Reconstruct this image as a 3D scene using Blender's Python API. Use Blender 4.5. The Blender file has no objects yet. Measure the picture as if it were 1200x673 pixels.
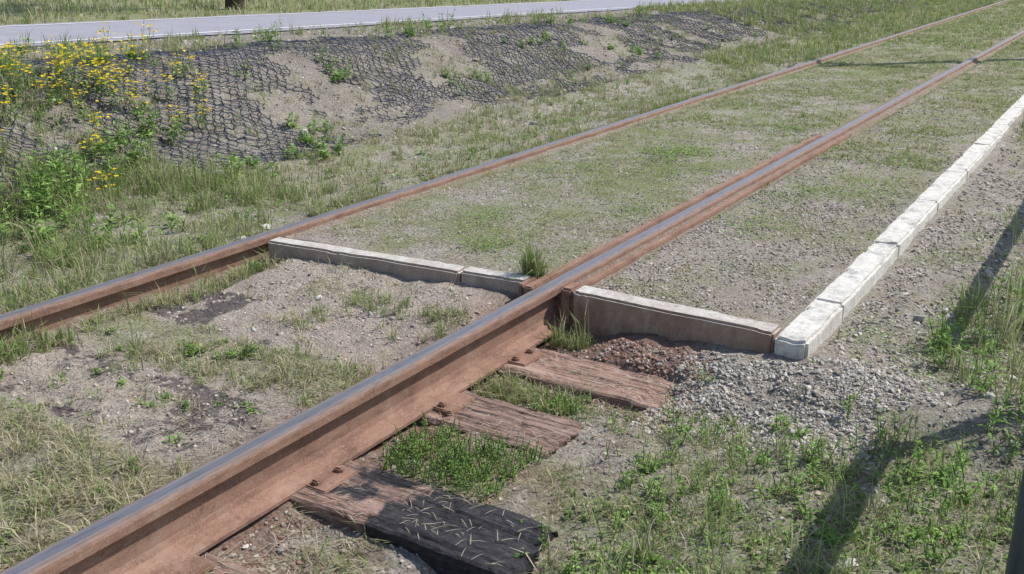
import bpy, math, numpy as np
from mathutils import Vector
rng=np.random.default_rng(7)
sc=bpy.context.scene
sc.view_settings.view_transform='Standard'; sc.view_settings.look='None'; sc.view_settings.exposure=0
# ---------------------------------------------------------------- camera
cam_d=bpy.data.cameras.new('camera'); cam=bpy.data.objects.new('camera',cam_d); sc.collection.objects.link(cam)
cam.location=(2.023,-3.392,1.36); cam.rotation_euler=(math.radians(71.4),0,math.radians(32.07))
cam_d.lens=36; cam_d.sensor_width=36; cam_d.clip_end=3000; cam_d.clip_start=.05
sc.camera=cam
# ---------------------------------------------------------------- light
AZ=math.radians(43); EL=math.radians(52)
sd=Vector((math.sin(AZ)*math.cos(EL),math.cos(AZ)*math.cos(EL),math.sin(EL)))
sl=bpy.data.lights.new('sun','SUN'); sl.energy=5.0; sl.angle=math.radians(.55); sl.color=(1,.96,.90)
so=bpy.data.objects.new('sun',sl); sc.collection.objects.link(so); so.rotation_euler=(-sd).to_track_quat('-Z','Y').to_euler()
w=bpy.data.worlds.new('World'); sc.world=w; w.use_nodes=True; wn=w.node_tree
sky=wn.nodes.new('ShaderNodeTexSky'); sky.sky_type='NISHITA'; sky.sun_disc=False; sky.sun_elevation=EL; sky.sun_rotation=AZ
bg=wn.nodes['Background']; wn.links.new(sky.outputs[0],bg.inputs[0]); bg.inputs[1].default_value=.15
# ---------------------------------------------------------------- noise
def vn(x,y,s=0):
    ix=np.floor(x);iy=np.floor(y);fx=x-ix;fy=y-iy
    fx=fx*fx*(3-2*fx);fy=fy*fy*(3-2*fy)
    def h(a,b):
        v=np.sin(a*127.1+b*311.7+s*74.7)*43758.5453
        return v-np.floor(v)
    return (h(ix,iy)*(1-fx)+h(ix+1,iy)*fx)*(1-fy)+(h(ix,iy+1)*(1-fx)+h(ix+1,iy+1)*fx)*fy
def fbm(x,y,s=0,o=4):
    a=.5;r=0;t=0
    for i in range(o):
        r=r+a*vn(x,y,s+i*3.1);t+=a;a*=.5;x=x*2.03+5.2;y=y*2.03+1.7
    return r/t
def ss(a,b,x):
    t=np.clip((x-a)/(b-a),0,1);return t*t*(3-2*t)
def band(x,a,b,e): return ss(a-e,a+e,x)*(1-ss(b-e,b+e,x))
SLEEP=[(-.235,.13),(-.72,.135),(-1.36,.135),(-1.93,.13),(-2.48,.13),(-3.03,.13)]
def zroad(Y): return np.clip(.55-.024*(Y-1.65),-.09,.64)
def H(X,Y):
    X=np.asarray(X,float);Y=np.asarray(Y,float)
    n1=fbm(X*2.3,Y*2.3,1)-.5; n2=fbm(X*14,Y*14,2,3)-.5; n3=fbm(X*45,Y*45,5,2)-.5
    front=1-ss(.14,.17,Y)
    fill=-.026+n1*.014+n2*.010+n3*.004-.020*band(X,.06,.13,.02)-.012*band(X,-.13,-.05,.02)-.015*band(X,-1.54,-1.46,.03)
    low=-.200+n1*.05+n2*.03+n3*.012
    mid=-.122+n1*.05+n2*.026+n3*.010+.042*band(X,-1.40,-.15,.1)*ss(-.7,-.05,Y)+.02*band(X,-.6,-.1,.1)*ss(-.5,0,Y)
    mid=mid-.02*band(X,-1.6,-1.42,.04)*ss(-.8,-.3,Y)+.02*band(X,-1.6,-1.35,.06)*(1-ss(-1.0,-.6,Y))
    m=band(Y,-1.5,-1.22,.04)*band(X,-1.5,-.15,.05);mid=mid+m*(n2*.03+.004)
    low=low+.085*ss(.12,.5,X)*ss(-.3,.1,Y)+.03*ss(.5,.95,X)*ss(-.55,.05,Y)
    low=low+.05*ss(.8,1.6,X)
    for c,hw in SLEEP[:3]:
        m=band(Y,c-hw,c+hw,.02)*band(X,.0,.72,.03)*(1-ss(-.12,-.08,Y))
        low=low*(1-m)+(-.206+n2*.055)*m
    low=low-.075*band(X,.60,1.05,.1)*band(Y,-1.75,-1.42,.1)-.03*band(X,.1,.75,.1)*band(Y,-1.8,-1.52,.06)
    low=np.where(X<0,mid,low)
    inner=fill*(1-front)+low*front
    rt=-.075+n1*.05+n2*.025+n3*.010-.03*ss(1.2,1.6,X)+.03*ss(3,8,Y)
    rt=rt*ss(-.3,.3,Y)+low*(1-ss(-.3,.3,Y))
    zr=zroad(Y)
    lf=-.06-.02*(1-ss(-1.2,.3,Y))+n1*.05+n2*.02-.04*band(X,-2.7,-2.1,.3)
    up=zr-.03+n1*.03
    bank=ss(-2.95,-4.7,X)
    lf=lf*(1-bank)+up*bank+bank*(1-bank)*(n1*.42+n2*.20)
    sh=ss(-4.9,-5.7,X); lf=lf*(1-sh)+zr*sh
    farl=ss(-8.6,-10,X); lf=lf+farl*(n1*.08)
    return np.where(X<-1.59,lf,np.where(X>1.05,rt,inner))
# ---------------------------------------------------------------- mesh helper
def mk(name,V,F,mats,col=None,col2=None,smooth=False,mi=None,parent=None):
    me=bpy.data.meshes.new(name);V=np.ascontiguousarray(V,dtype=np.float32);F=np.ascontiguousarray(F,dtype=np.int32)
    me.vertices.add(len(V));me.vertices.foreach_set('co',V.ravel())
    nf,k=F.shape;me.loops.add(nf*k);me.loops.foreach_set('vertex_index',F.ravel())
    me.polygons.add(nf);me.polygons.foreach_set('loop_start',np.arange(nf,dtype=np.int32)*k)
    if mi is not None: me.polygons.foreach_set('material_index',np.asarray(mi,dtype=np.int32))
    me.update(calc_edges=True)
    me.polygons.foreach_set('use_smooth',np.full(nf,smooth,dtype=bool))
    for nm,c in(('Col',col),('Col2',col2)):
        if c is not None:
            a=me.color_attributes.new(name=nm,type='FLOAT_COLOR',domain='POINT')
            c=np.concatenate([c,np.ones((len(c),1))],1).astype(np.float32);a.data.foreach_set('color',c.ravel())
    for m in (mats if isinstance(mats,list) else [mats]): me.materials.append(m)
    ob=bpy.data.objects.new(name,me);sc.collection.objects.link(ob)
    if parent: ob.parent=parent
    return ob
def empty(name):
    o=bpy.data.objects.new(name,None);sc.collection.objects.link(o);return o
# ---------------------------------------------------------------- node helper
class M:
    def __init__(s,name):
        s.m=bpy.data.materials.new(name);s.m.use_nodes=True;s.t=s.m.node_tree;s.b=s.t.nodes['Principled BSDF']
        s.g=s.t.nodes.new('ShaderNodeNewGeometry');s.pos=s.g.outputs['Position']
    def L(s,a,b): s.t.links.new(a,b)
    def set(s,inp,v):
        if isinstance(v,bpy.types.NodeSocket): s.L(v,inp)
        else: inp.default_value=v
    def scale(s,v3,src=None):
        n=s.t.nodes.new('ShaderNodeVectorMath');n.operation='MULTIPLY';s.L(src or s.pos,n.inputs[0]);n.inputs[1].default_value=v3;return n.outputs[0]
    def noise(s,sc_,det=4,rough=.6,src=None,out=0):
        n=s.t.nodes.new('ShaderNodeTexNoise');s.L(src or s.pos,n.inputs['Vector']);n.inputs['Scale'].default_value=sc_;n.inputs['Detail'].default_value=det;n.inputs['Roughness'].default_value=rough;return n.outputs[out]
    def vor(s,sc_,feat='F1',out='Color',src=None):
        n=s.t.nodes.new('ShaderNodeTexVoronoi');n.feature=feat;s.L(src or s.pos,n.inputs['Vector']);n.inputs['Scale'].default_value=sc_;return n.outputs[out]
    def ramp(s,f,stops):
        n=s.t.nodes.new('ShaderNodeValToRGB');s.L(f,n.inputs[0]);e=n.color_ramp.elements
        while len(e)<len(stops): e.new(.5)
        for i,(p,c) in enumerate(stops):
            e[i].position=p;e[i].color=(c,c,c,1) if isinstance(c,(int,float)) else (*c,1)
        return n.outputs[0]
    def mix(s,f,a,b,mode='MIX'):
        n=s.t.nodes.new('ShaderNodeMix');n.data_type='RGBA';n.blend_type=mode
        s.set(n.inputs[0],f)
        for i,v in((6,a),(7,b)):
            if isinstance(v,tuple): n.inputs[i].default_value=(*v,1)
            else: s.L(v,n.inputs[i])
        return n.outputs[2]
    def math(s,op,a,b=0,clamp=False):
        n=s.t.nodes.new('ShaderNodeMath');n.operation=op;n.use_clamp=clamp;s.set(n.inputs[0],a);s.set(n.inputs[1],b);return n.outputs[0]
    def sep(s,v):
        n=s.t.nodes.new('ShaderNodeSeparateXYZ');s.L(v,n.inputs[0]);return n.outputs
    def attr(s,nm):
        n=s.t.nodes.new('ShaderNodeAttribute');n.attribute_name=nm;return n.outputs['Color']
    def bump(s,h,st=.5,d=.01,prev=None):
        n=s.t.nodes.new('ShaderNodeBump');n.inputs['Strength'].default_value=st;n.inputs['Distance'].default_value=d;s.L(h,n.inputs['Height'])
        if prev is not None:s.L(prev,n.inputs['Normal'])
        return n.outputs[0]
    def done(s,col,rough=.9,nrm=None,metal=0,spec=.3):
        s.set(s.b.inputs['Base Color'],(*col,1) if isinstance(col,tuple) else col);s.set(s.b.inputs['Roughness'],rough);s.set(s.b.inputs['Metallic'],metal)
        s.b.inputs['Specular IOR Level'].default_value=spec
        if nrm is not None:s.L(nrm,s.b.inputs['Normal'])
        return s.m
# ---------------------------------------------------------------- materials
def ground_mat():
    m=M('ground_soil_gravel')
    c1=m.sep(m.attr('Col'));c2=m.sep(m.attr('Col2'))
    va=m.ramp(m.sep(m.vor(85))[0],[(0,(.17,.145,.115)),(.45,(.38,.345,.295)),(1,(.62,.585,.52))])
    vb=m.ramp(m.sep(m.vor(190))[1],[(0,(.18,.15,.12)),(.5,(.39,.35,.30)),(1,(.62,.58,.51))])
    gr=m.mix(m.ramp(m.noise(9),[(.4,0),(.6,1)]),va,vb)
    soil=m.ramp(m.noise(90,8,.85),[(.35,(.14,.11,.08)),(.5,(.32,.265,.20)),(.64,(.52,.455,.37))])
    gr=m.mix(m.ramp(m.noise(5,5),[(.42,0),(.7,.65)]),gr,soil)
    grn=m.ramp(m.noise(70,6,.8),[(.3,(.125,.15,.055)),(.5,(.235,.26,.10)),(.75,(.42,.40,.22))])
    gm=m.math('MULTIPLY',c1[0],m.ramp(m.noise(22,5,.7),[(.3,.35),(.65,1.1)]),True)
    col=m.mix(gm,gr,grn)
    slope=m.mix(.5,m.ramp(m.noise(40,7,.8),[(.33,(.105,.09,.078)),(.5,(.27,.235,.205)),(.68,(.50,.455,.40))]),gr)
    slope=m.mix(m.ramp(m.noise(3,5,.7),[(.4,0),(.65,.5)]),slope,(.19,.165,.14))
    col=m.mix(c2[1],col,slope)
    light=m.mix(m.ramp(m.noise(70,8,.88),[(.40,0),(.57,1)]),(.26,.195,.155),(.62,.545,.47))
    light=m.mix(m.ramp(m.vor(110,'F1','Distance'),[(0,.8),(.25,0)]),light,(.54,.49,.44))
    light=m.mix(m.ramp(m.noise(7,6,.7),[(.50,0),(.64,.5)]),light,(.30,.24,.195))
    col=m.mix(m.math('MULTIPLY',c2[0],m.ramp(m.noise(15,5,.7),[(.3,.5),(.55,1)]),True),col,light)
    rust=m.ramp(m.noise(50,7,.8),[(.33,(.12,.068,.050)),(.66,(.38,.235,.18))])
    col=m.mix(m.math('MULTIPLY',c1[1],m.ramp(m.noise(18,4),[(.3,.45),(.55,1)]),True),col,rust)
    tarm=m.ramp(m.math('MULTIPLY',c1[2],m.ramp(m.noise(7,6,.7),[(.40,.2),(.64,1.3)])),[(.38,0),(.54,1)])
    col=m.mix(m.math('MULTIPLY',tarm,.82),col,m.ramp(m.noise(40),[(.4,(.07,.058,.06)),(.7,(.16,.135,.13))]))
    col=m.mix(m.math('MULTIPLY',c2[2],.8),col,(.06,.05,.04))
    h=m.math('ADD',m.math('MULTIPLY',m.vor(85,'F1','Distance'),-1.),m.noise(110,6,.85))
    nb=m.bump(h,.9,.012);nb=m.bump(m.noise(28,6,.75),.6,.03,nb)
    return m.done(col,m.math('SUBTRACT',.95,m.math('MULTIPLY',tarm,.4)),nb,0,.2)
def attr_mat(name,trans=.3,rough=.7,spec=.25):
    m=M(name);c=m.attr('Col')
    if trans>0:
        tb=m.t.nodes.new('ShaderNodeBsdfTranslucent');m.L(c,tb.inputs[0]);mx=m.t.nodes.new('ShaderNodeMixShader');mx.inputs[0].default_value=trans
        m.t.nodes.remove(m.b);df=m.t.nodes.new('ShaderNodeBsdfDiffuse');m.L(c,df.inputs[0])
        m.L(df.outputs[0],mx.inputs[1]);m.L(tb.outputs[0],mx.inputs[2]);m.L(mx.outputs[0],m.t.nodes['Material Output'].inputs[0]);return m.m
    c=m.mix(m.noise(120,3,.7),m.mix(1.,c,(.7,.7,.7),'MULTIPLY'),c)
    return m.done(c,rough,m.bump(m.noise(300,3),.4,.002),0,spec)
def rust_mat(name,a=(.12,.064,.046),b=(.33,.205,.15)):
    m=M(name);f=m.noise(14,8,.75,m.scale((1,.35,1)));c=m.ramp(f,[(.3,a),(.5,(.24,.138,.098)),(.72,b)])
    sp=m.ramp(m.noise(160,3,.7),[(.55,0),(.68,.6)]);c=m.mix(sp,c,(.41,.30,.23))
    sp2=m.ramp(m.noise(45,5,.8),[(.3,.7),(.42,0)]);c=m.mix(sp2,c,(.07,.043,.035))
    st=m.ramp(m.noise(7,6,.7,m.scale((1,1,.25))),[(.52,0),(.68,.5)]);c=m.mix(st,c,(.34,.245,.19))
    return m.done(c,.85,m.bump(m.noise(90,6,.8),.5,.003),0,.3)
def railtop_mat():
    m=M('polished_rail_head')
    tc=m.t.nodes.new('ShaderNodeTexCoord').outputs['Object'];ox=m.sep(tc)[0]
    ax=m.math('ABSOLUTE',m.math('ADD',ox,.003));ax=m.math('ADD',ax,m.math('MULTIPLY',m.math('SUBTRACT',m.noise(6,5,.6,m.scale((6,.6,1))),.5),.022))
    e=m.ramp(ax,[(.012,0),(.028,1)])
    st=m.noise(30,4,.7,m.scale((8,.12,1)))
    steel=m.ramp(st,[(.3,(.25,.232,.235)),(.7,(.42,.395,.405))])
    br=m.ramp(m.noise(40,6,.7,m.scale((2,.4,1))),[(.3,(.10,.068,.056)),(.7,(.24,.165,.135))])
    c=m.mix(e,steel,br)
    blot=m.ramp(m.noise(25,6,.8,m.scale((2,.3,1))),[(.5,0),(.66,.55)]);c=m.mix(blot,c,(.17,.12,.10))
    met=m.math('MULTIPLY',m.math('SUBTRACT',1,e),.75)
    ro=m.math('ADD',m.math('MULTIPLY',e,.32),.40)
    return m.done(c,ro,m.bump(m.noise(60,3,.6,m.scale((6,.2,1))),.2,.001),met,.5)
def concrete_mat(name,stain):
    m=M(name);k=1.0 if stain else 1.16
    sc3=lambda t:tuple(min(.8,x*k) for x in t)
    c=m.ramp(m.noise(35,8,.8),[(.33,sc3((.36,.34,.305))),(.5,sc3((.57,.55,.505))),(.7,sc3((.69,.67,.62)))])
    c=m.mix(m.ramp(m.noise(170,4,.8),[(.56,0),(.66,.6)]),c,(.26,.24,.21))
    c=m.mix(m.ramp(m.noise(6,6,.75),[(.5,0),(.70,.5)]),c,(.34,.30,.245))
    nz=m.sep(m.g.outputs['Normal'])[2]
    side=m.ramp(nz,[(.35,1),(.8,0)])
    if stain:
        rc=m.ramp(m.noise(12,8,.8,m.scale((1,1,.5))),[(.33,(.20,.125,.09)),(.5,(.37,.255,.19)),(.68,(.50,.41,.33))])
        c=m.mix(m.math('MULTIPLY',side,stain),c,rc)
        c=m.mix(m.ramp(m.noise(7,6,.7),[(.42,0),(.65,.55*stain)]),c,(.33,.235,.18))
    return m.done(c,.9,m.bump(m.noise(90,8,.85),.8,.006),0,.2)
def wood_mat(name,tar,red):
    m=M(name);g=m.noise(26,8,.8,m.scale((.09,1.8,1.8)))
    a,b,c_=((.10,.06,.045),(.33,.205,.16),(.50,.37,.30)) if red else ((.03,.025,.02),(.12,.095,.08),(.25,.21,.18))
    c=m.ramp(g,[(.34,a),(.5,b),(.66,c_)])
    c=m.mix(m.ramp(m.noise(6,5,.7),[(.42,0),(.62,.55)]),c,(.42,.26,.20))
    cr=m.ramp(m.noise(9,5,.7,m.scale((.12,3,3))),[(.475,0),(.495,1),(.515,0)]);c=m.mix(m.math('MULTIPLY',cr,.75),c,(.05,.032,.026))
    dust=m.ramp(m.noise(40,7,.85),[(.52,0),(.62,.8)]);c=m.mix(dust,c,(.48,.39,.32))
    ro=.85
    if tar:
        ox=m.sep(m.pos)[0]
        t=m.ramp(m.math('ADD',m.noise(5,6,.7),m.math('MULTIPLY',m.math('SUBTRACT',ox,.3),tar[2])),[(.40,0),(.48,1)]);t=m.ramp(t,[(0,tar[0]),(1,tar[1])])
        c=m.mix(t,c,m.ramp(m.noise(60,6,.8),[(.4,(.013,.012,.015)),(.62,(.055,.05,.055)),(.72,(.18,.16,.15))]));ro=m.math('SUBTRACT',.85,m.math('MULTIPLY',t,.32))
    hh=m.math('SUBTRACT',m.noise(30,8,.85,m.scale((.09,2,2))),m.math('MULTIPLY',cr,.6))
    return m.done(c,ro,m.bump(hh,.8,.010),0,.4)
MG=ground_mat();MB=attr_mat('grass_blade',.35);MLf=attr_mat('leaf',.3,.6,.3);MS=attr_mat('gravel_stone',0,.9,.2)
MR=rust_mat('rusty_steel');MT=railtop_mat();MK=concrete_mat('kerb_concrete',0);MKs=concrete_mat('stained_kerb_concrete',1.0);MKl=concrete_mat('weathered_kerb_concrete',.7)
def simple(name,c,rough=.6,metal=0,nsc=40,v=.25,bs=.2,bd=.003):
    m=M(name);cc=m.ramp(m.noise(nsc,5,.7),[(.3,tuple(x*(1-v) for x in c)),(.7,tuple(min(1,x*(1+v)) for x in c))]);return m.done(cc,rough,m.bump(m.noise(nsc*3,4,.7),bs,bd),metal,.3)
# ---------------------------------------------------------------- ground sheet
def axis(segs,gl,gr):
    a=[np.array(segs[0][:1])]
    for s0,s1,d in segs: a.append(np.linspace(s0,s1,max(2,int(round((s1-s0)/d))+1))[1:])
    a=np.concatenate(a)
    L=[];x=a[0];d=.12
    while x>-gl: x-=d;d*=1.22;L.append(x)
    R=[];x=a[-1];d=.15
    while x<gr: x+=d;d*=1.22;R.append(x)
    return np.concatenate([L[::-1],a,R])
gx=axis([(-6.2,-3.2,.05),(-3.2,-1.7,.025),(-1.7,1.3,.018),(1.3,2.6,.025)],600,600)
gy=axis([(-3.6,-2.2,.03),(-2.2,.8,.018),(.8,3,.03),(3,8,.05),(8,20,.1),(20,45,.3)],600,600)
GX,GY=np.meshgrid(gx,gy);GZ=H(GX,GY);nx,ny=len(gx),len(gy)
V=np.stack([GX,GY,GZ],-1).reshape(-1,3)
i=np.arange(nx-1)[None,:]+nx*np.arange(ny-1)[:,None];i=i.ravel()
F=np.stack([i,i+1,i+1+nx,i+nx],1)
X,Y=V[:,0],V[:,1];N1=fbm(X*1.3,Y*1.3,11);N2=fbm(X*5,Y*5,12)
def greenmask(X,Y,N1,N2):
    inrail=band(X,-1.55,-.06,.03);rr=band(X,.06,1.0,.03)
    back=ss(.15,.2,Y);fr=1-back
    g=np.zeros_like(X)
    g+=inrail*back*np.clip(.45+.35*ss(2,12,Y)+2.6*(N2-.5)+1.4*(N1-.5),0,1)
    g+=rr*back*np.clip(.28+.5*ss(2,10,Y)+2.4*(N2-.5)+1.5*(N1-.5),0,1)
    bare=np.maximum(band(Y,-.72,.3,.12)*band(X,-1.5,-.12,.05),band(Y,-1.62,-1.1,.06)*band(X,-1.6,-.2,.1))
    g+=band(X,-1.58,-.05,.02)*fr*np.clip(.6-bare+1.4*(N2-.5),0,1)
    low=ss(.05,.12,X)*fr
    g+=low*np.clip(.20*ss(-.2,-.9,Y)+.35*ss(.6,1.4,X)*ss(.0,-.6,Y)+2.2*(N2-.5)*ss(.1,-.5,Y),0,1)
    g+=ss(1.1,1.2,X)*back*np.clip(.05+.5*ss(1.3,1.9,X)+.4*ss(4,14,Y)+1.5*(N2-.5),0,1)
    lf=1-ss(-1.66,-1.6,X)
    flat=lf*(1-ss(-2.8,-3.1,X))
    g+=flat*np.clip(.5-.2*ss(1,4,Y)+.4*ss(10,18,Y)+1.8*(N2-.5),0,1)
    g+=ss(-2.8,-3.2,X)*(1-ss(-5.6,-5.7,X))*np.clip(.12+.3*(1-ss(-.8,.6,Y))+.75*ss(12,20,Y)+1.8*(N1-.5),0,1)
    g+=ss(-8.55,-8.9,X)*.95
    return np.clip(g,0,1)
g=greenmask(X,Y,N1,N2)
nearrail=np.exp(-((X-.0)/.22)**2)
rust=np.clip(nearrail*(1-ss(.2,.25,Y))*1.1+1.1*band(X,.05,.70,.14)*band(Y,-.42,.18,.08)+.7*np.exp(-((X)/.11)**2)*ss(.2,.3,Y)+.5*np.exp(-((X+1.59)/.1)**2)+.5*band(X,.1,.75,.15)*band(Y,-1.9,-.4,.1)*ss(.40,.6,N2),0,1)
tar=np.clip(band(X,-1.7,-.3,.1)*(band(Y,-1.30,-1.17,.05)+.7*band(Y,-1.60,-1.5,.04))+band(X,-1.5,-1.12,.05)*band(Y,-.75,-.42,.06)*1.2+.9*band(X,-.60,-.3,.05)*band(Y,-1.5,-1.2,.05)+.5*band(X,-.95,-.5,.1)*band(Y,-.85,-.68,.05),0,1.2)
light=np.clip(np.maximum(band(Y,-.75,.2,.1)*band(X,-1.48,-.12,.06),.95*band(Y,-1.58,-1.12,.05)*band(X,-1.7,-.25,.08))+.5*band(X,.75,1.5,.1)*band(Y,-.4,.3,.1)+.2*band(X,.12,1.0,.03)*ss(.2,.3,Y),0,1)
slope=ss(-2.75,-3.1,X)*(1-ss(-5.9,-6,X))*(1-.8*g)
dark=np.clip(band(Y,-1.48,-1.24,.03)*band(X,.1,.75,.03),0,1)*.4
ground=mk('ground',V,F,MG,np.stack([g,rust,tar],1),np.stack([light,slope,dark],1),True)
# ---------------------------------------------------------------- road
ry=np.concatenate([np.linspace(-150,-5,40),np.linspace(-4.9,45,260),np.linspace(46,400,50)])
def strip(name,x0,x1,off,mat,nxs=2,jag=0,parent=None):
    xs=np.linspace(x0,x1,nxs);A,B=np.meshgrid(xs,ry);A=A.copy()
    if jag: A[:,-1]+=jag*(fbm(B[:,-1]*2,B[:,-1]*0,31)-.5);A[:,0]+=jag*(fbm(B[:,0]*2,B[:,0]*0+9,31)-.5)
    Z=zroad(B)+off;V=np.stack([A,B,Z],-1).reshape(-1,3);k=np.arange(nxs-1)[None]+nxs*np.arange(len(ry)-1)[:,None];k=k.ravel()
    return mk(name,V,np.stack([k,k+1,k+1+nxs,k+nxs],1),mat,parent=parent)
m=M('asphalt');ac=m.ramp(m.vor(150),[(0,(.21,.205,.235)),(1,(.38,.375,.42))]);ac=m.mix(.5,ac,m.ramp(m.noise(2.5,6,.6),[(.3,(.25,.245,.28)),(.7,(.34,.335,.38))]))
MA=m.done(ac,.85,m.bump(m.noise(200,3),.5,.004))
m=M('worn_white_paint');pc=m.mix(m.ramp(m.noise(30,6,.8),[(.42,0),(.6,.6)]),(.8,.8,.78),(.40,.40,.42));MP=m.done(pc,.7)
road=empty('road')
strip('asphalt',-8.5,-5.82,.012,MA,6,.25,road);strip('edge_line',-6.15,-6.07,.016,MP,2,0,road)
strip('edge_line_far',-8.32,-8.25,.016,MP,2,0,road)
# ---------------------------------------------------------------- rails
prof=[(.075,-.180),(.075,-.169),(.040,-.160),(.016,-.150),(.009,-.130),(.0085,-.065),(.014,-.050),(.034,-.042),(.0375,-.036),(.0375,-.012),(.035,-.005),(.028,-.001),(.013,0),
(-.013,0),(-.028,-.001),(-.035,-.005),(-.0375,-.012),(-.0375,-.036),(-.034,-.042),(-.014,-.050),(-.0085,-.065),(-.009,-.130),(-.016,-.150),(-.040,-.160),(-.075,-.169),(-.075,-.180)]
def rail(xc):
    ys=np.concatenate([np.arange(-14,40,.25),np.arange(40,300,5)])
    P=np.array(prof);n=len(P);V=[]
    wob=(fbm(ys*.25,ys*0,xc+3)-.5)*.008
    for y,wb in zip(ys,wob): V.append(np.stack([P[:,0]+wb,np.full(n,y),P[:,1]],1))
    V=np.concatenate(V);a=np.arange(n)[None]+n*np.arange(len(ys)-1)[:,None];b=(np.arange(n)+1)%n
    b=b[None]+n*np.arange(len(ys)-1)[:,None]
    F=np.stack([a,a+n,b+n,b],-1).reshape(-1,4)
    top=np.tile(np.array([1 if 10<=i<=14 else 0 for i in range(n)]),len(ys)-1)
    o=mk('railway_rail',V,F,[MR,MT],mi=top,smooth=False);o.location.x=xc
    return o
rail(0);rail(-1.59)
import bmesh
def boxarr(x0,x1,y0,y1,z0,z1,bev=.006,mat=MR,name='box',parent=None,jit=0,rz=0,seed=0,segx=1,segy=1,seg=2,chip=0,grain=0):
    bm=bmesh.new();bmesh.ops.create_cube(bm,size=1)
    for v in bm.verts: v.co=((v.co.x)*(x1-x0),(v.co.y)*(y1-y0),(v.co.z)*(z1-z0))
    if bev: bmesh.ops.bevel(bm,geom=list(bm.edges),offset=bev,segments=seg,affect='EDGES',clamp_overlap=True)
    def cut(axis,length,n):
        for k in range(1,n):
            co=[0,0,0];no=[0,0,0];co[axis]=-length/2+length*k/n;no[axis]=1
            bmesh.ops.bisect_plane(bm,geom=bm.verts[:]+bm.edges[:]+bm.faces[:],plane_co=co,plane_no=no)
    cut(0,x1-x0,segx);cut(1,y1-y0,segy)
    if grain: cut(2,z1-z0,6)
    if jit:
        A=np.array([v.co[:] for v in bm.verts])
        s=seed*7.3
        dx=(fbm(A[:,0]*9+s,A[:,1]*9+A[:,2]*11,1)-.5)*2*jit;dy=(fbm(A[:,0]*9+s,A[:,1]*9+A[:,2]*11,2)-.5)*2*jit;dz=(fbm(A[:,0]*7+s,A[:,1]*14+A[:,2]*5,3)-.5)*2*jit
        if chip: dz=dz-chip*np.clip(fbm(A[:,0]*16+s,A[:,1]*16,8)-.6,0,1)*6*(A[:,2]>0)
        if grain:
            gq=fbm(A[:,0]*2.5+s,A[:,1]*55+A[:,2]*20,9,3)
            dz=dz-grain*np.clip(.46-gq,0,1)*5*(A[:,2]>0)
            endw=ss((x1-x0)/2-.12,(x1-x0)/2,A[:,0])
            dx=dx-endw*(fbm(A[:,1]*22+s,A[:,2]*22,10,3)-.3)*.07
            dz=dz-endw*(A[:,2]>0)*fbm(A[:,1]*12+s,A[:,0]*6,12,3)*.015
        for v,a,b,c in zip(bm.verts,dx,dy,dz): v.co.x+=a;v.co.y+=b;v.co.z+=c
    me=bpy.data.meshes.new(name);bm.to_mesh(me);bm.free();me.materials.append(mat)
    o=bpy.data.objects.new(name,me);sc.collection.objects.link(o);o.location=((x0+x1)/2,(y0+y1)/2,(z0+z1)/2);o.rotation_euler.z=rz
    if parent:o.parent=parent
    return o
gs=empty('flangeway_guard_strip')
boxarr(-.112,-.066,.10,4.35,-.10,-.012,.006,MR,'inner_bar',gs,segy=30,jit=.003)
boxarr(.052,.088,.24,4.6,-.10,-.026,.005,MR,'outer_bar',gs,segy=30,jit=.003,seed=3)
boxarr(-.135,-.114,.10,.22,-.10,-.006,.004,MR,'end_plate',gs)
# ---------------------------------------------------------------- sleepers
mats_w=[wood_mat('sleeper_wood_rust_stained',None,True),wood_mat('sleeper_wood_rusty_tar',(0,.25,.2),True),wood_mat('sleeper_wood_tarred',(.1,1,.55),True)]
for k,(c,hw) in enumerate(SLEEP):
    x1=[.72,.58,.83,.6,.6,.6][k]
    par=empty('railway_sleeper')
    fine=k<3
    boxarr(-.35 if fine else -2.28,x1,c-hw,c+hw,-.345,[-.179,-.181,-.174,-.19,-.19,-.19][k],.007,mats_w[min(k,2)] if fine else mats_w[1],'timber',par,segx=60 if fine else 10,segy=46 if fine else 4,jit=.006,seed=k+1,rz=[.01,-.02,.015,0,0,0][k],chip=.008,seg=1,grain=[.006,.006,.009,0,0,0][k])
    if fine: boxarr(-2.28,-.36,c-hw,c+hw,-.345,-.185,.01,mats_w[1],'timber_buried_end',par,segx=10,jit=.006,seed=k)
    for xr in(0,-1.59):
        boxarr(xr-.17,xr+.15,c-.075,c+.075,-.186,-.168,.004,MR,'tie_plate',par,segx=4,jit=.002,seed=k)
        for dx,dy in((.10,.045),(.095,-.05),(-.10,.05),(-.10,-.05))[(k%2):]:
            boxarr(xr+dx-.014,xr+dx+.014,c+dy-.011,c+dy+.011,-.175,-.153,.005,MR,'spike',par,rz=.3*dx*dy*100)
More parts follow.
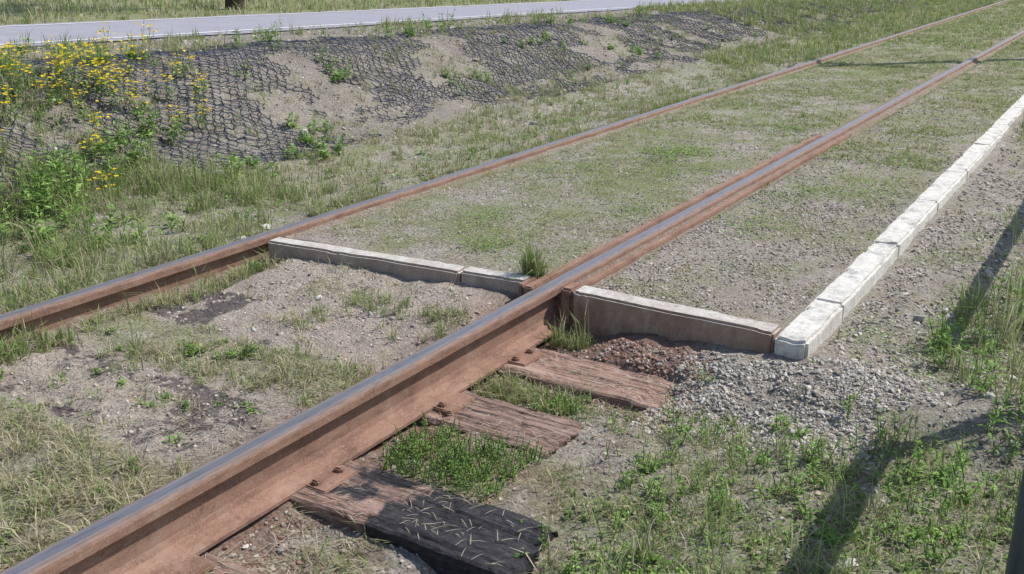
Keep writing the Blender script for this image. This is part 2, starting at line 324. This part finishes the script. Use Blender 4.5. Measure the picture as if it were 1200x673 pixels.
# ---------------------------------------------------------------- kerbs
ck=empty('cross_kerb')
boxarr(-1.535,-.459,.075,.165,-.25,-.012,.010,MKl,'kerb_stone_1',ck,segx=60,segy=5,jit=.003,seed=4,rz=.085,seg=2,chip=.005)
boxarr(-.457,-.135,.138,.228,-.25,-.010,.010,MKl,'kerb_stone_2',ck,segx=20,segy=5,jit=.003,seed=5,rz=.07,seg=2,chip=.005)
ck=empty('cross_kerb')
boxarr(.105,.968,.125,.225,-.25,-.006,.010,MKs,'kerb_stone_1',ck,segx=50,segy=5,jit=.003,seed=6,rz=-.03,seg=2,chip=.005)
boxarr(.045,.102,.14,.24,-.17,-.002,.01,MR,'end_plate',ck,jit=.003)
lk=empty('track_side_kerb')
y=.09
for k in range(34):
    Lk=.5 if k==0 else 1.0
    jx=rng.normal()*.002;jz=rng.normal()*.002
    xc=1.040-.008*y+jx
    boxarr(xc-.062,xc+.062,y,y+Lk-.003,-.26,-.010+jz,.012,MK,'kerb_stone_%d'%(k+1),lk,segx=6,segy=50 if y<5 else (14 if y<12 else 3),jit=.0045,seed=20+k,rz=rng.normal()*.003+.008,seg=2,chip=.010)
    y+=Lk
# ---------------------------------------------------------------- stones
ph=(1+5**.5)/2
IV=np.array([(-1,ph,0),(1,ph,0),(-1,-ph,0),(1,-ph,0),(0,-1,ph),(0,1,ph),(0,-1,-ph),(0,1,-ph),(ph,0,-1),(ph,0,1),(-ph,0,-1),(-ph,0,1)],float);IV/=np.linalg.norm(IV[0])
IF=np.array([(0,11,5),(0,5,1),(0,1,7),(0,7,10),(0,10,11),(1,5,9),(5,11,4),(11,10,2),(10,7,6),(7,1,8),(3,9,4),(3,4,2),(3,2,6),(3,6,8),(3,8,9),(4,9,5),(2,4,11),(6,2,10),(8,6,7),(9,8,1)])
stV=[];stF=[];stC=[];stn=0
def stones(X,Y,r,pal):
    global stn
    n=len(X)
    S=r[:,None]*np.stack([rng.uniform(.7,1.4,n),rng.uniform(.7,1.2,n),rng.uniform(.45,.9,n)],1)
    A=IV[None]*(1+rng.uniform(-.28,.28,(n,12,1)))*S[:,None,:]
    t=rng.uniform(0,6.28,n);c,s=np.cos(t)[:,None],np.sin(t)[:,None];tx=rng.normal(0,.35,n)[:,None]
    x=A[:,:,0]*c-A[:,:,1]*s;y=A[:,:,0]*s+A[:,:,1]*c;z=A[:,:,2]+x*tx
    B=np.stack([x+X[:,None],y+Y[:,None],z+(H(X,Y)+r*.15)[:,None]],-1)
    pal=np.array(pal);C=np.clip(pal[rng.integers(0,len(pal),n)]*rng.uniform(.85,1.6,(n,1)),0,.72)
    stV.append(B.reshape(-1,3));stF.append((IF[None]+12*np.arange(n)[:,None,None]+stn).reshape(-1,3));stC.append(np.repeat(C,12,0));stn+=12*n
def sample(n,x0,x1,y0,y1): return rng.uniform(x0,x1,n),rng.uniform(y0,y1,n)
def clear(X,Y,mr=.06):
    ok=(np.abs(X)>mr)&(np.abs(X+1.59)>mr)
    ok&=~((X>-1.54)&(X<1.12)&(Y>.05)&(Y<.24))
    ok&=~((X>.955)&(X<1.12)&(Y>.05)&(Y<35))
    ok&=~((X<-5.9)&(X>-8.5))
    ok&=~((X>-.12)&(X<.09)&(Y>.1)&(Y<4.6))
    return ok
GP=[(.37,.34,.29),(.31,.275,.23),(.25,.215,.175),(.42,.395,.35),(.28,.25,.215),(.34,.28,.22),(.19,.17,.145)]
LP=[(.46,.435,.39),(.39,.365,.33),(.33,.30,.26),(.43,.385,.33),(.28,.25,.225)]
DP=[(.42,.35,.30),(.36,.30,.25),(.30,.24,.20),(.42,.39,.35)]
RP=[(.25,.15,.115),(.32,.215,.165),(.19,.125,.095),(.33,.25,.2)]
def stn_reg(n,x0,x1,y0,y1,r0,r1,pal,thr=None,sd=41):
    X,Y=sample(n,x0,x1,y0,y1);k=clear(X,Y)
    if thr is not None: k&=(fbm(X*6,Y*6,sd)+rng.normal(0,.08,n))>thr
    X,Y=X[k],Y[k];r=r0+(r1-r0)*rng.random(len(X))**2.5;stones(X,Y,r,pal)
stn_reg(9000,.12,.98,.24,2.5,.003,.009,GP,.44)
stn_reg(5000,.12,.98,2.5,6.5,.004,.010,GP,.48)
stn_reg(7500,-1.5,-.13,.2,3,.003,.008,GP,.46)
stn_reg(4500,-1.5,-.13,3,8,.004,.010,GP,.50)
stn_reg(8500,.68,1.5,-.5,.12,.003,.0095,LP,.32)
stn_reg(9000,1.12,1.9,-.2,4,.004,.012,LP+GP,.42)
stn_reg(3000,1.12,2.2,4,12,.008,.018,GP,.45)
stn_reg(2600,-1.5,-.12,-.75,.1,.002,.007,DP,.48)
stn_reg(1400,-1.5,-.12,-1.62,-1.05,.002,.008,DP,.48)
stn_reg(150,-1.5,-.12,-.75,.1,.006,.014,DP+LP)
stn_reg(5200,.08,.80,-.45,.12,.003,.009,RP+RP+[(.34,.30,.26),(.34,.30,.26)],.34)
stn_reg(9500,.08,2.2,-2.2,-.4,.002,.010,GP+RP[:1],.42)
stn_reg(9000,-4.8,-3.0,-1,14,.005,.016,GP,.46)
stn_reg(3500,-5.8,-4.8,-1,16,.006,.018,LP,.45)
stn_reg(3500,-3.0,-1.7,-.5,10,.005,.015,GP,.50)
bx=np.array([1.75,1.55,1.72,1.2,-1.78,-1.85,-3.0,-3.3,1.35,1.5,.92,-4.2,-5.1,-.9,-2.4]);by=np.array([.35,-1.05,.1,-.35,.1,.35,1.1,2.2,.8,1.6,-.5,2.0,2.3,-.3,4.0])
stones(bx,by,np.array([.035,.03,.03,.022,.04,.035,.04,.045,.025,.03,.02,.03,.03,.02,.04]),[(.5,.48,.45),(.42,.40,.36)])
stones(*sample(110,-5.6,-3.,-.5,14),rng.uniform(.015,.035,110),GP)
mk('gravel',np.concatenate(stV),np.concatenate(stF),MS,np.concatenate(stC))
# ---------------------------------------------------------------- grass
gV=[];gF=[];gC=[];gn=0
GRN=[(.21,.30,.09),(.26,.35,.12),(.18,.265,.075),(.32,.40,.155),(.28,.32,.14)]
DRY=[(.53,.47,.31),(.47,.41,.27),(.60,.54,.40),(.39,.34,.22)]
def blades(P,h,wd,lean,col,base_tan=.35):
    global gn
    n=len(P);az=rng.uniform(0,6.283,n);wa=az+1.57+rng.normal(0,.7,n)
    D=np.stack([np.cos(az),np.sin(az),np.zeros(n)],1);W=np.stack([np.cos(wa),np.sin(wa),np.zeros(n)],1)*wd[:,None]*.5
    Z=np.array([0,0,1.])
    P=P-Z*.008
    mid=P+D*(lean*h*.35)[:,None]+Z*(h*(.62-.15*lean))[:,None]
    tip=P+D*(lean*h)[:,None]+Z*(h*(1-.5*lean))[:,None]
    V=np.stack([P-W,P+W,mid-W*.85,mid+W*.85,tip],1).reshape(-1,3)
    f=np.array([(0,1,3),(0,3,2),(2,3,4)])
    F=(f[None]+5*np.arange(n)[:,None,None]+gn).reshape(-1,3)
    C=np.repeat(col[:,None,:],5,1).copy()
    tan=np.array([.40,.35,.21]);C[:,0:2]=C[:,0:2]*(1-base_tan)+tan*base_tan
    gV.append(V);gF.append(F);gC.append(C.reshape(-1,3));gn+=5*n
def veg(nt,x0,x1,y0,y1,nb,h,wd,rad,thr,dry=.25,lean=.5,sd=51,fq=2.2,dens=None,mr=.075):
    X,Y=sample(nt,x0,x1,y0,y1)
    f=fbm(X*fq,Y*fq,sd)*.6+fbm(X*8,Y*8,sd+1)*.4
    if dens is not None: f=f+dens(X,Y)
    k=(f+rng.normal(0,.05,nt))>thr
    X,Y,f=X[k],Y[k],f[k];n=len(X)
    if n==0:return
    nbv=rng.integers(max(1,nb//2),nb*2,n);idx=np.repeat(np.arange(n),nbv);hs=(h*rng.lognormal(0,.35,n)*(1+1.2*np.clip(f-thr,0,.4)))[idx]
    bx=X[idx]+rng.normal(0,rad,len(idx));by=Y[idx]+rng.normal(0,rad,len(idx))
    ok=clear(bx,by,mr)
    on=np.zeros(len(bx),bool)
    for c,hw in SLEEP[:3]: on|=(np.abs(by-c)<hw+.01)&(bx>.02)&(bx<.84)
    ok&=~(on&(rng.random(len(bx))<.98))
    bx,by,hs,idx=bx[ok],by[ok],hs[ok],idx[ok];m_=len(bx)
    td=rng.random(n)[idx];isd=rng.random(m_)<(1.2*dry*(.4+1.2*td))
    G=np.array(GRN)[rng.integers(0,len(GRN),n)][idx]*rng.uniform(.75,1.3,(m_,1))
    Dd=np.array(DRY)[rng.integers(0,len(DRY),m_)]*rng.uniform(.8,1.2,(m_,1))
    col=np.where(isd[:,None],Dd,G)
    hh=hs*rng.uniform(.45,1.25,m_)
    blades(np.stack([bx,by,H(bx,by)],1),hh,wd*rng.uniform(.6,1.4,m_),np.clip(rng.normal(lean,.3,m_),.05,1.5),col)
# left verge
veg(1500,-3.1,-1.66,-2.5,1.2,13,.08,.004,.02,.45,.3,.55)
veg(600,-3.3,-2.2,-2.5,.9,13,.15,.0045,.022,.47,.15,.5)
veg(700,-1.8,-1.66,-2.5,8,9,.055,.0045,.015,.45,.35,.5)
veg(3000,-3.0,-1.66,1.0,9,8,.055,.005,.02,.49,.4,.55)
veg(4200,-3.1,-1.66,9,32,9,.08,.009,.03,.40,.25,.5)
# between the rails, front
veg(1150,-1.53,-.08,-3.2,-1.64,13,.055,.0032,.016,.40,.58,.8)
veg(460,-1.53,-.08,-1.16,-.76,11,.05,.0032,.014,.46,.5,.7)
veg(380,-1.53,-.1,-.72,.04,7,.04,.0032,.014,.55,.4,.7)
veg(140,-1.53,-.1,-1.6,-1.2,8,.04,.0032,.014,.54,.45,.7)
veg(260,-1.56,-1.38,-1.6,-.1,11,.065,.004,.012,.38,.3,.5)
veg(90,-.8,-.15,-.55,-.15,14,.06,.0035,.014,.48,.25,.5)
# infill
veg(9500,-1.52,-.13,.28,4,6,.018,.0032,.012,.45,.48,.95,61,2.6)
veg(9500,-1.52,-.13,4,12,6,.026,.0055,.016,.44,.42,.9,61,2.2)
veg(6500,-1.52,-.12,12,34,6,.04,.009,.03,.37,.28,.8,61,1.8)
veg(4200,.11,.95,.3,4,6,.018,.0032,.012,.50,.5,.9,63,2.4)
veg(5200,.1,.95,3.5,12,6,.026,.006,.016,.45,.4,.9,63,2.0)
veg(3600,.1,.95,12,34,6,.045,.009,.03,.37,.3,.8,63,1.8)
# right of kerb
veg(800,1.48,2.6,.0,5,12,.15,.0045,.02,.48,.2,.45,66,2.5)
veg(450,1.14,1.6,.0,6,8,.04,.004,.014,.57,.45,.7,66)
veg(4000,1.14,4.5,5,34,10,.10,.009,.03,.42,.25,.5,66)
# bottom right
dn=lambda X,Y: .11*ss(.9,1.6,X)+.06*ss(-.6,-1.2,Y)-.25*ss(-.45,-.15,Y)-.09*(1-ss(.6,1.0,X))
veg(3600,.08,2.6,-3.2,-.1,10,.040,.003,.022,.455,.32,.75,71,3.6,dn)
veg(520,.8,2.5,-2.6,-.3,9,.085,.0037,.020,.49,.15,.55,73,3.6,dn)
# rail foot tufts
veg(60,-.2,-.13,.18,.30,14,.08,.0035,.012,.0,.15,.45)
veg(40,.1,.25,-.02,.1,12,.06,.0035,.012,.0,.2,.45)
veg(110,.09,.45,-.56,-.40,12,.055,.0032,.015,.3,.35,.55)
# slope + crest
veg(4000,-4.7,-3.0,-1.5,14,8,.065,.0045,.02,.53,.35,.55,81,1.6)
veg(1100,-4.9,-2.9,-2.5,.9,13,.12,.005,.03,.47,.15,.5,83,1.6)
veg(2500,-5.75,-4.7,-2,18,9,.08,.006,.02,.49,.35,.5,85,1.6)
veg(5000,-5.7,-3.0,13,34,9,.10,.010,.03,.40,.25,.5,85,1.6)
# beyond the road
veg(13000,-22,-8.55,-2,45,7,.09,.012,.06,.30,.35,.5,91,1.2)
def litter(n,x0,x1,y0,y1,L=.09,thr=.45):
    global gn
    X,Y=sample(n,x0,x1,y0,y1);k=clear(X,Y)&(fbm(X*4,Y*4,101)>thr);X,Y=X[k],Y[k];n=len(X)
    Ls=L*rng.uniform(.3,1.3,n);a=rng.normal(.3,.9,n);D=np.stack([np.cos(a),np.sin(a),rng.normal(0,.08,n)],1)
    Wd=np.stack([-np.sin(a),np.cos(a),np.zeros(n)],1)*.0010
    z=H(X,Y)
    on=np.zeros(n,bool)
    for c,hw in SLEEP[:3]: on|=(np.abs(Y-c)<hw)&(X>.02)&(X<.78)
    z=np.where(on,-.173,z+.008)
    P=np.stack([X,Y,z+rng.uniform(0,.005,n)],1)
    V=np.stack([P-Wd,P+Wd,P+D*Ls[:,None]*.5-Wd+[0,0,.003],P+D*Ls[:,None]*.5+Wd+[0,0,.003],P+D*Ls[:,None]],1).reshape(-1,3)
    f=np.array([(0,1,3),(0,3,2),(2,3,4)]);F=(f[None]+5*np.arange(n)[:,None,None]+gn).reshape(-1,3)
    C=np.array([(.50,.44,.33),(.42,.36,.26),(.56,.5,.4)])[rng.integers(0,3,n)]
    gV.append(V);gF.append(F);gC.append(np.repeat(C,5,0));gn+=5*n
litter(70,.1,.5,-1.5,-1.2,.045,.4);litter(900,.1,.9,-2.1,-1.52,.08,.4);litter(3000,.1,2.2,-2.2,-.1,.05,.45);litter(3500,-1.5,-.1,-2.6,-.75,.05,.4);litter(2500,-3,-1.7,-1.5,5,.07,.45);litter(2000,1.15,2.4,-.3,5,.07,.5)
mk('grass',np.concatenate(gV),np.concatenate(gF),MB,np.concatenate(gC))
# ---------------------------------------------------------------- leafy weeds
class Leaves:
    def __init__(s): s.V=[];s.F=[];s.C=[];s.n=0
    def add(s,P,D,L,W,col,droop=.2):
        n=len(P);D=D/np.linalg.norm(D,axis=1)[:,None]
        S=np.cross(D,[0,0,1.]);S/=np.maximum(np.linalg.norm(S,axis=1),1e-3)[:,None];U=np.cross(S,D)
        S=S+U*rng.normal(0,.35,n)[:,None]
        m1=P+D*(L*.45)[:,None];tip=P+D*L[:,None]-np.array([0,0,1.])*(L*droop)[:,None]
        V=np.stack([P,m1+S*(W*.5)[:,None]+U*(W*.12)[:,None],m1,m1-S*(W*.5)[:,None]+U*(W*.12)[:,None],tip],1).reshape(-1,3)
        f=np.array([(0,1,2),(0,2,3),(1,4,2),(2,4,3)])
        s.F.append((f[None]+5*np.arange(n)[:,None,None]+s.n).reshape(-1,3));s.V.append(V);s.C.append(np.repeat(col,5,0));s.n+=5*n
    def stem(s,A,B,r,col):
        n=len(A);o=[]
        for k in range(3):
            a=k*2.094;v=np.array([math.cos(a),math.sin(a),0])*r;o.append(A+v);o.append(B+v*.6)
        V=np.stack(o,1).reshape(-1,3);f=[]
        for k in range(3):
            a,b,c,d=2*k,2*k+1,(2*k+2)%6,(2*k+3)%6;f+=[(a,c,b),(c,d,b)]
        s.F.append((np.array(f)[None]+6*np.arange(n)[:,None,None]+s.n).reshape(-1,3));s.V.append(V);s.C.append(np.repeat(col,6,0));s.n+=6*n
    def build(s,name,mat): return mk(name,np.concatenate(s.V),np.concatenate(s.F),mat,np.concatenate(s.C))
WG=np.array([(.19,.32,.08),(.24,.38,.11),(.16,.27,.07),(.30,.43,.14)])
def plant(Lv,x,y,h,nst,nl,ll,lw,spread=.05,tone=1.):
    z=float(H(x,y))
    a=rng.uniform(0,6.28,nst);B=np.stack([x+rng.normal(0,spread*.4,nst),y+rng.normal(0,spread*.4,nst),np.full(nst,z-.01)],1)
    hh=h*rng.uniform(.55,1.1,nst);T=B+np.stack([np.cos(a)*hh*rng.uniform(.1,.5,nst),np.sin(a)*hh*rng.uniform(.1,.5,nst),hh],1)
    Lv.stem(B,T,.0018,np.tile([[.20,.26,.09]],(nst,1)))
    i=np.repeat(np.arange(nst),nl);t=rng.uniform(.12,1,len(i))[:,None];P=B[i]*(1-t)+T[i]*t
    az=rng.uniform(0,6.28,len(i));D=np.stack([np.cos(az),np.sin(az),rng.uniform(.1,1.1,len(i))],1)
    sz=rng.uniform(.5,1.2,len(i))*(1.15-.5*t[:,0])
    Lv.add(P,D,ll*sz,lw*sz,WG[rng.integers(0,4,len(i))]*rng.uniform(.75,1.25,(len(i),1))*tone)
    return T
W1=Leaves()
for (cx,cy,n,h) in [(-3.05,.0,11,.27),(-3.3,.45,10,.27),(-2.75,-.25,7,.18),(-3.5,.9,9,.26),(-3.0,.9,5,.14),(-2.9,1.9,5,.14),(-3.9,3.2,4,.14),(-3.1,-.7,9,.25),(-2.4,-.1,4,.12),(-4.6,5.,4,.16),(-3.4,2.2,5,.13),(-4.9,3.3,4,.24),(-5.0,6.1,4,.22),(-4.9,8.4,4,.2),(-4.9,11.5,5,.2),(-3.6,5,4,.13),(-4.1,7,4,.15),(-4.4,9.6,4,.14),(-3.5,8.3,4,.12),(-5.2,1.2,3,.14),(-4.7,1.8,3,.12)]:
    for _ in range(n): plant(W1,cx+rng.normal(0,.13),cy+rng.normal(0,.2),h*rng.uniform(.7,1.2),3,16,.075,.018)
for _ in range(60): plant(W1,rng.uniform(-5.2,-3.1),rng.uniform(-.5,13),rng.uniform(.07,.16),3,12,.05,.014)
for _ in range(30): plant(W1,rng.uniform(-2.9,-1.8),rng.uniform(-1.5,8),rng.uniform(.05,.10),3,12,.035,.012)
for (cx,cy,n,h,ll) in [(1.55,.55,6,.20,.05),(1.68,.3,6,.2,.05),(1.62,1.1,5,.2,.05),(1.5,-.45,12,.12,.035),(1.25,-.5,9,.11,.035),(1.75,-.5,10,.15,.04),(1.1,-.95,10,.09,.03),(1.6,-1.0,14,.1,.03),(1.9,.9,6,.25,.05),(1.45,-1.3,14,.08,.025),(.95,-.45,4,.1,.03),(.78,-.62,4,.1,.03),(1.85,-.1,8,.16,.04)]:
    for _ in range(n): plant(W1,cx+rng.normal(0,.11),cy+rng.normal(0,.15),h*rng.uniform(.6,1.2),3,14,ll,ll*.22,.05,1.0)
n=0
while n<400:
    x=rng.uniform(.75,2.3);y=rng.uniform(-2.3,-.3)
    if fbm(np.array([x*3.2]),np.array([y*3.2]),71)[0]+.12*float(ss(.9,1.7,x))<.48+.1*rng.random(): continue
    n+=1;ll=rng.choice([.012,.018,.028]);plant(W1,x,y,.045*rng.uniform(.5,1.9),3,12,ll,ll*rng.uniform(.2,.45),.04,rng.uniform(.8,1.15))
for _ in range(150):
    x=.12+.44*rng.random();y=-1.19+.30*rng.random()
    plant(W1,x,y,.075*rng.uniform(.6,1.3)*(1.2-.8*abs(x-.3)),3,16,.015,.0045,.03)
for _ in range(16): plant(W1,.42+rng.normal(0,.06),-.5+rng.normal(0,.04),.07,3,10,.02,.007,.03)
for _ in range(70): plant(W1,rng.uniform(.9,1.25),rng.uniform(-1.6,-1.25),.05*rng.uniform(.6,1.3),3,12,.016,.008,.03,1.25)
for _ in range(40): plant(W1,rng.uniform(-1.45,-.3),rng.uniform(-2.2,-.8),.04,3,8,.025,.009,.03)
for (cx,cy) in [(-.95,-1.02),(-.72,-.9)]:
    for _ in range(3): plant(W1,cx+rng.normal(0,.04),cy+rng.normal(0,.04),.05,3,8,.05,.016,.04,.8)
def patch(cx,cy,r,n,sz):
    P=np.stack([cx+rng.normal(0,r,n),cy+rng.normal(0,r*1.3,n)],1);P=P[clear(P[:,0],P[:,1],.09)];n=len(P)
    P=np.column_stack([P,H(P[:,0],P[:,1])+rng.uniform(.002,.025,n)]);az=rng.uniform(0,6.28,n);D=np.stack([np.cos(az),np.sin(az),rng.uniform(0,.8,n)],1)
    W1.add(P,D,sz*rng.uniform(.6,1.3,n),sz*.6*rng.uniform(.6,1.3,n),WG[rng.integers(0,4,n)]*rng.uniform(.7,1.1,(n,1)))
for cx,cy,r,n,sz in [(-.75,3.1,.13,620,.022),(-.35,4.5,.14,350,.022),(-.6,.55,.07,300,.014),(-.85,.95,.09,240,.014),(-.3,1.55,.08,300,.014),(.5,2.6,.12,300,.018),(.35,1.6,.1,200,.016),(.7,3.6,.15,300,.02),(-1.2,2.2,.1,180,.016),(.6,.9,.12,260,.012),(.3,2.2,.1,200,.014)]: patch(cx,cy,r,n,sz)
for _ in range(190): patch(rng.uniform(-1.4,.9),rng.uniform(2,20),.12,60,.020)
for _ in range(70): patch(rng.uniform(-1.4,-.2),rng.uniform(.3,3),.07,50,.011)
for _ in range(90): patch(rng.uniform(-2.9,-1.7),rng.uniform(-1,16),.1,70,.020)
for _ in range(90): patch(rng.uniform(1.2,2.6),rng.uniform(-1.6,6),.08,80,.014)
W1.build('weeds',MLf)
# yellow flowering plants
Yf=Leaves();tips=[]
for _ in range(42):
    cx=-4.1+rng.normal(0,.30);cy=.88+rng.normal(0,.46);tips.append(plant(Yf,cx,cy,.27*rng.uniform(.6,1.2),5,10,.045,.015,.08,1.05))
for cx,cy in [(-3.6,-.1),(-3.5,-.2),(-4.3,-.2),(-4.5,-.1),(-3.6,1.5),(-3.8,1.7)]: tips.append(plant(Yf,cx,cy,.2,5,10,.045,.015,.08))
T=np.concatenate(tips);T=np.repeat(T,4,0)+rng.normal(0,.026,(len(T)*4,3));T=T[rng.random(len(T))<.75]
for k in range(5):
    a=rng.uniform(0,6.28,len(T));D=np.stack([np.cos(a),np.sin(a),np.full(len(T),.35)],1)
    Yf.add(T,D,np.full(len(T),.018),np.full(len(T),.016),np.tile([[.90,.72,.04]],(len(T),1))*rng.uniform(.85,1.1,(len(T),1)),0)
Yf.build('yellow_wildflowers',MLf)
Cf=Leaves()
P=np.concatenate([np.stack(sample(260,1.2,4,6,26),1),np.stack(sample(90,-1.4,.9,4,20),1),np.stack(sample(110,-3.5,-1.8,4,22),1),np.stack(sample(60,-5.6,-3,3,18),1)])
P=P[clear(P[:,0],P[:,1],.1)];P=np.column_stack([P,H(P[:,0],P[:,1])+.07])
for k in range(6):
    a=rng.uniform(0,6.28,len(P));D=np.stack([np.cos(a),np.sin(a),rng.uniform(.2,1,len(P))],1);Cf.add(P,D,np.full(len(P),.014),np.full(len(P),.012),np.tile([[.78,.78,.72]],(len(P),1)),0)
Cf.build('white_clover_flowers',MLf)
# ---------------------------------------------------------------- wire mesh on slope
cell=.085
nu=int(2.0/(cell*.6));nv=int(26/cell)
def P3(u,v):
    X=-2.95-u;Y=-2.2+v
    X=X+(fbm(Y*3,X*3,121)-.5)*.09+(fbm(Y*11,X*11,131)-.5)*.03;Y2=Y+(fbm(X*3+7,Y*3,122)-.5)*.09+(fbm(X*11,Y*11,132)-.5)*.03
    z=H(X,Y2)+.018+(fbm(X*5,Y2*5,123)-.5)*.07
    return np.stack([X,Y2,z],-1)
A_=[];B_=[]
for iu in range(nu):
    v=np.arange(nv)*cell+(iu%2)*cell*.5;u0=iu*cell*.6
    a=(np.full(nv,u0),v);b=(np.full(nv,u0+cell*.25),v)
    A_.append(P3(*a));B_.append(P3(*b))
    for sg in(-.5,.5):
        A_.append(P3(*b));B_.append(P3(np.full(nv,u0+cell*.6),v+sg*cell))
A_=np.concatenate(A_);B_=np.concatenate(B_)
keep=(fbm(A_[:,0]*1.6,A_[:,1]*1.6,125)+.08*ss(-3.9,-4.5,A_[:,0])>.38)&(A_[:,0]>-4.95)
keep&=((A_[:,0]<-3.35)|(fbm(A_[:,0]*2,A_[:,1]*1,126)>.52))
A_=A_[keep];B_=B_[keep];n=len(A_)
d=B_-A_;d/=np.linalg.norm(d,axis=1)[:,None];s1=np.cross(d,[0,0,1.]);s1/=np.linalg.norm(s1,axis=1)[:,None];s2=np.cross(s1,d)
o=[]
for k in range(3):
    a=k*2.094+1.57;v=(s1*math.cos(a)+s2*math.sin(a))*.0050;o+= [A_+v,B_+v]
V=np.stack(o,1).reshape(-1,3);f=[]
for k in range(3):
    a,b,c,dd=2*k,2*k+1,(2*k+2)%6,(2*k+3)%6;f+=[(a,c,b),(c,dd,b)]
F=(np.array(f)[None]+6*np.arange(n)[:,None,None]).reshape(-1,3)
mk('slope_wire_mesh',V,F,simple('black_coated_wire',(.045,.05,.072),.5,0,60,.3))
# ---------------------------------------------------------------- railing + pole
MM=simple('painted_dark_metal',(.10,.11,.14),.45,.3,30,.2)
def cyl(name,x,y,z0,z1,r0,r1,mat,parent=None,seg=14):
    bm=bmesh.new();bmesh.ops.create_cone(bm,cap_ends=True,segments=seg,radius1=r0,radius2=r1,depth=z1-z0)
    me=bpy.data.meshes.new(name);bm.to_mesh(me);bm.free();me.materials.append(mat)
    for p in me.polygons:p.use_smooth=len(p.vertices)==4
    o=bpy.data.objects.new(name,me);sc.collection.objects.link(o);o.location=(x,y,(z0+z1)/2)
    if parent:o.parent=parent
    return o
rl=empty('metal_railing')
for k,yy in enumerate([-.95,.12]): cyl('post_%d'%k,1.935,yy,-.4,.72,.032,.032,MM,rl)
boxarr(1.915,1.955,-1.0,.17,.66,.80,.01,MM,'top_rail',rl)
rl=empty('metal_railing')
for k,yy in enumerate([1.1,3.05,5.05,7.05]): cyl('post_%d'%k,1.935,yy,-.4,.72,.032,.032,MM,rl)
boxarr(1.915,1.955,1.05,7.1,.69,.79,.01,MM,'top_rail',rl)
pl=empty('utility_pole')
MW=simple('pole_wood',(.16,.13,.10),.85,0,20,.3,.5,.01)
cyl('shaft',2.35,13.0,-.4,7.0,.13,.10,MW,pl);boxarr(1.75,2.95,12.95,13.05,6.3,6.42,.01,MW,'crossarm',pl)
for xx in(1.85,2.35,2.85): cyl('insulator',xx,13.0,6.42,6.56,.04,.03,MM,pl)
# ---------------------------------------------------------------- tree beyond road
tr=empty('pine_tree');MBk=simple('pine_bark',(.07,.052,.042),.95,0,25,.5,1,.03)
tx,ty=-9.85,7.8;tz=float(H(tx,ty))
rings=14;seg=12;V=[]
for k in range(rings):
    t=k/(rings-1);z=tz-.15+t*9.5;r=.105*(1-t)**.8+.012+.05*math.exp(-t*25)
    for j in range(seg):
        a=j/seg*6.283;rr=r*(1+.12*math.sin(3*a+k));V.append((tx+.25*math.sin(t*2.5)*t+rr*math.cos(a),ty+.15*t+rr*math.sin(a),z))
F=[(k*seg+j,k*seg+(j+1)%seg,(k+1)*seg+(j+1)%seg,(k+1)*seg+j) for k in range(rings-1) for j in range(seg)]
mk('trunk',np.array(V),np.array(F),MBk,parent=tr,smooth=True)
Tl=Leaves();Lb=Leaves()
nb=70;t=rng.uniform(.36,.98,nb);bz=tz+t*9.3;az=rng.uniform(0,6.28,nb);bl=(1.05-t)*2.9+.25
A=np.stack([tx+.25*np.sin(t*2.5)*t,ty+.15*t,bz],1);B=A+np.stack([np.cos(az)*bl,np.sin(az)*bl,bl*.15],1)
Lb.stem(A,B,.02,np.tile([[.08,.06,.05]],(nb,1)));o=Lb.build('limbs',MLf);o.parent=tr
n=26000;i=rng.integers(0,nb,n);u=rng.uniform(.25,1.05,n)[:,None];P=A[i]*(1-u)+B[i]*u+rng.normal(0,.13,(n,3));D=rng.normal(0,1,(n,3))+[0,0,.4]
Tl.add(P,D,np.full(n,.11),np.full(n,.016),np.array([[.04,.075,.03]])*rng.uniform(.6,1.6,(n,1)));o=Tl.build('needles',MLf);o.parent=tr
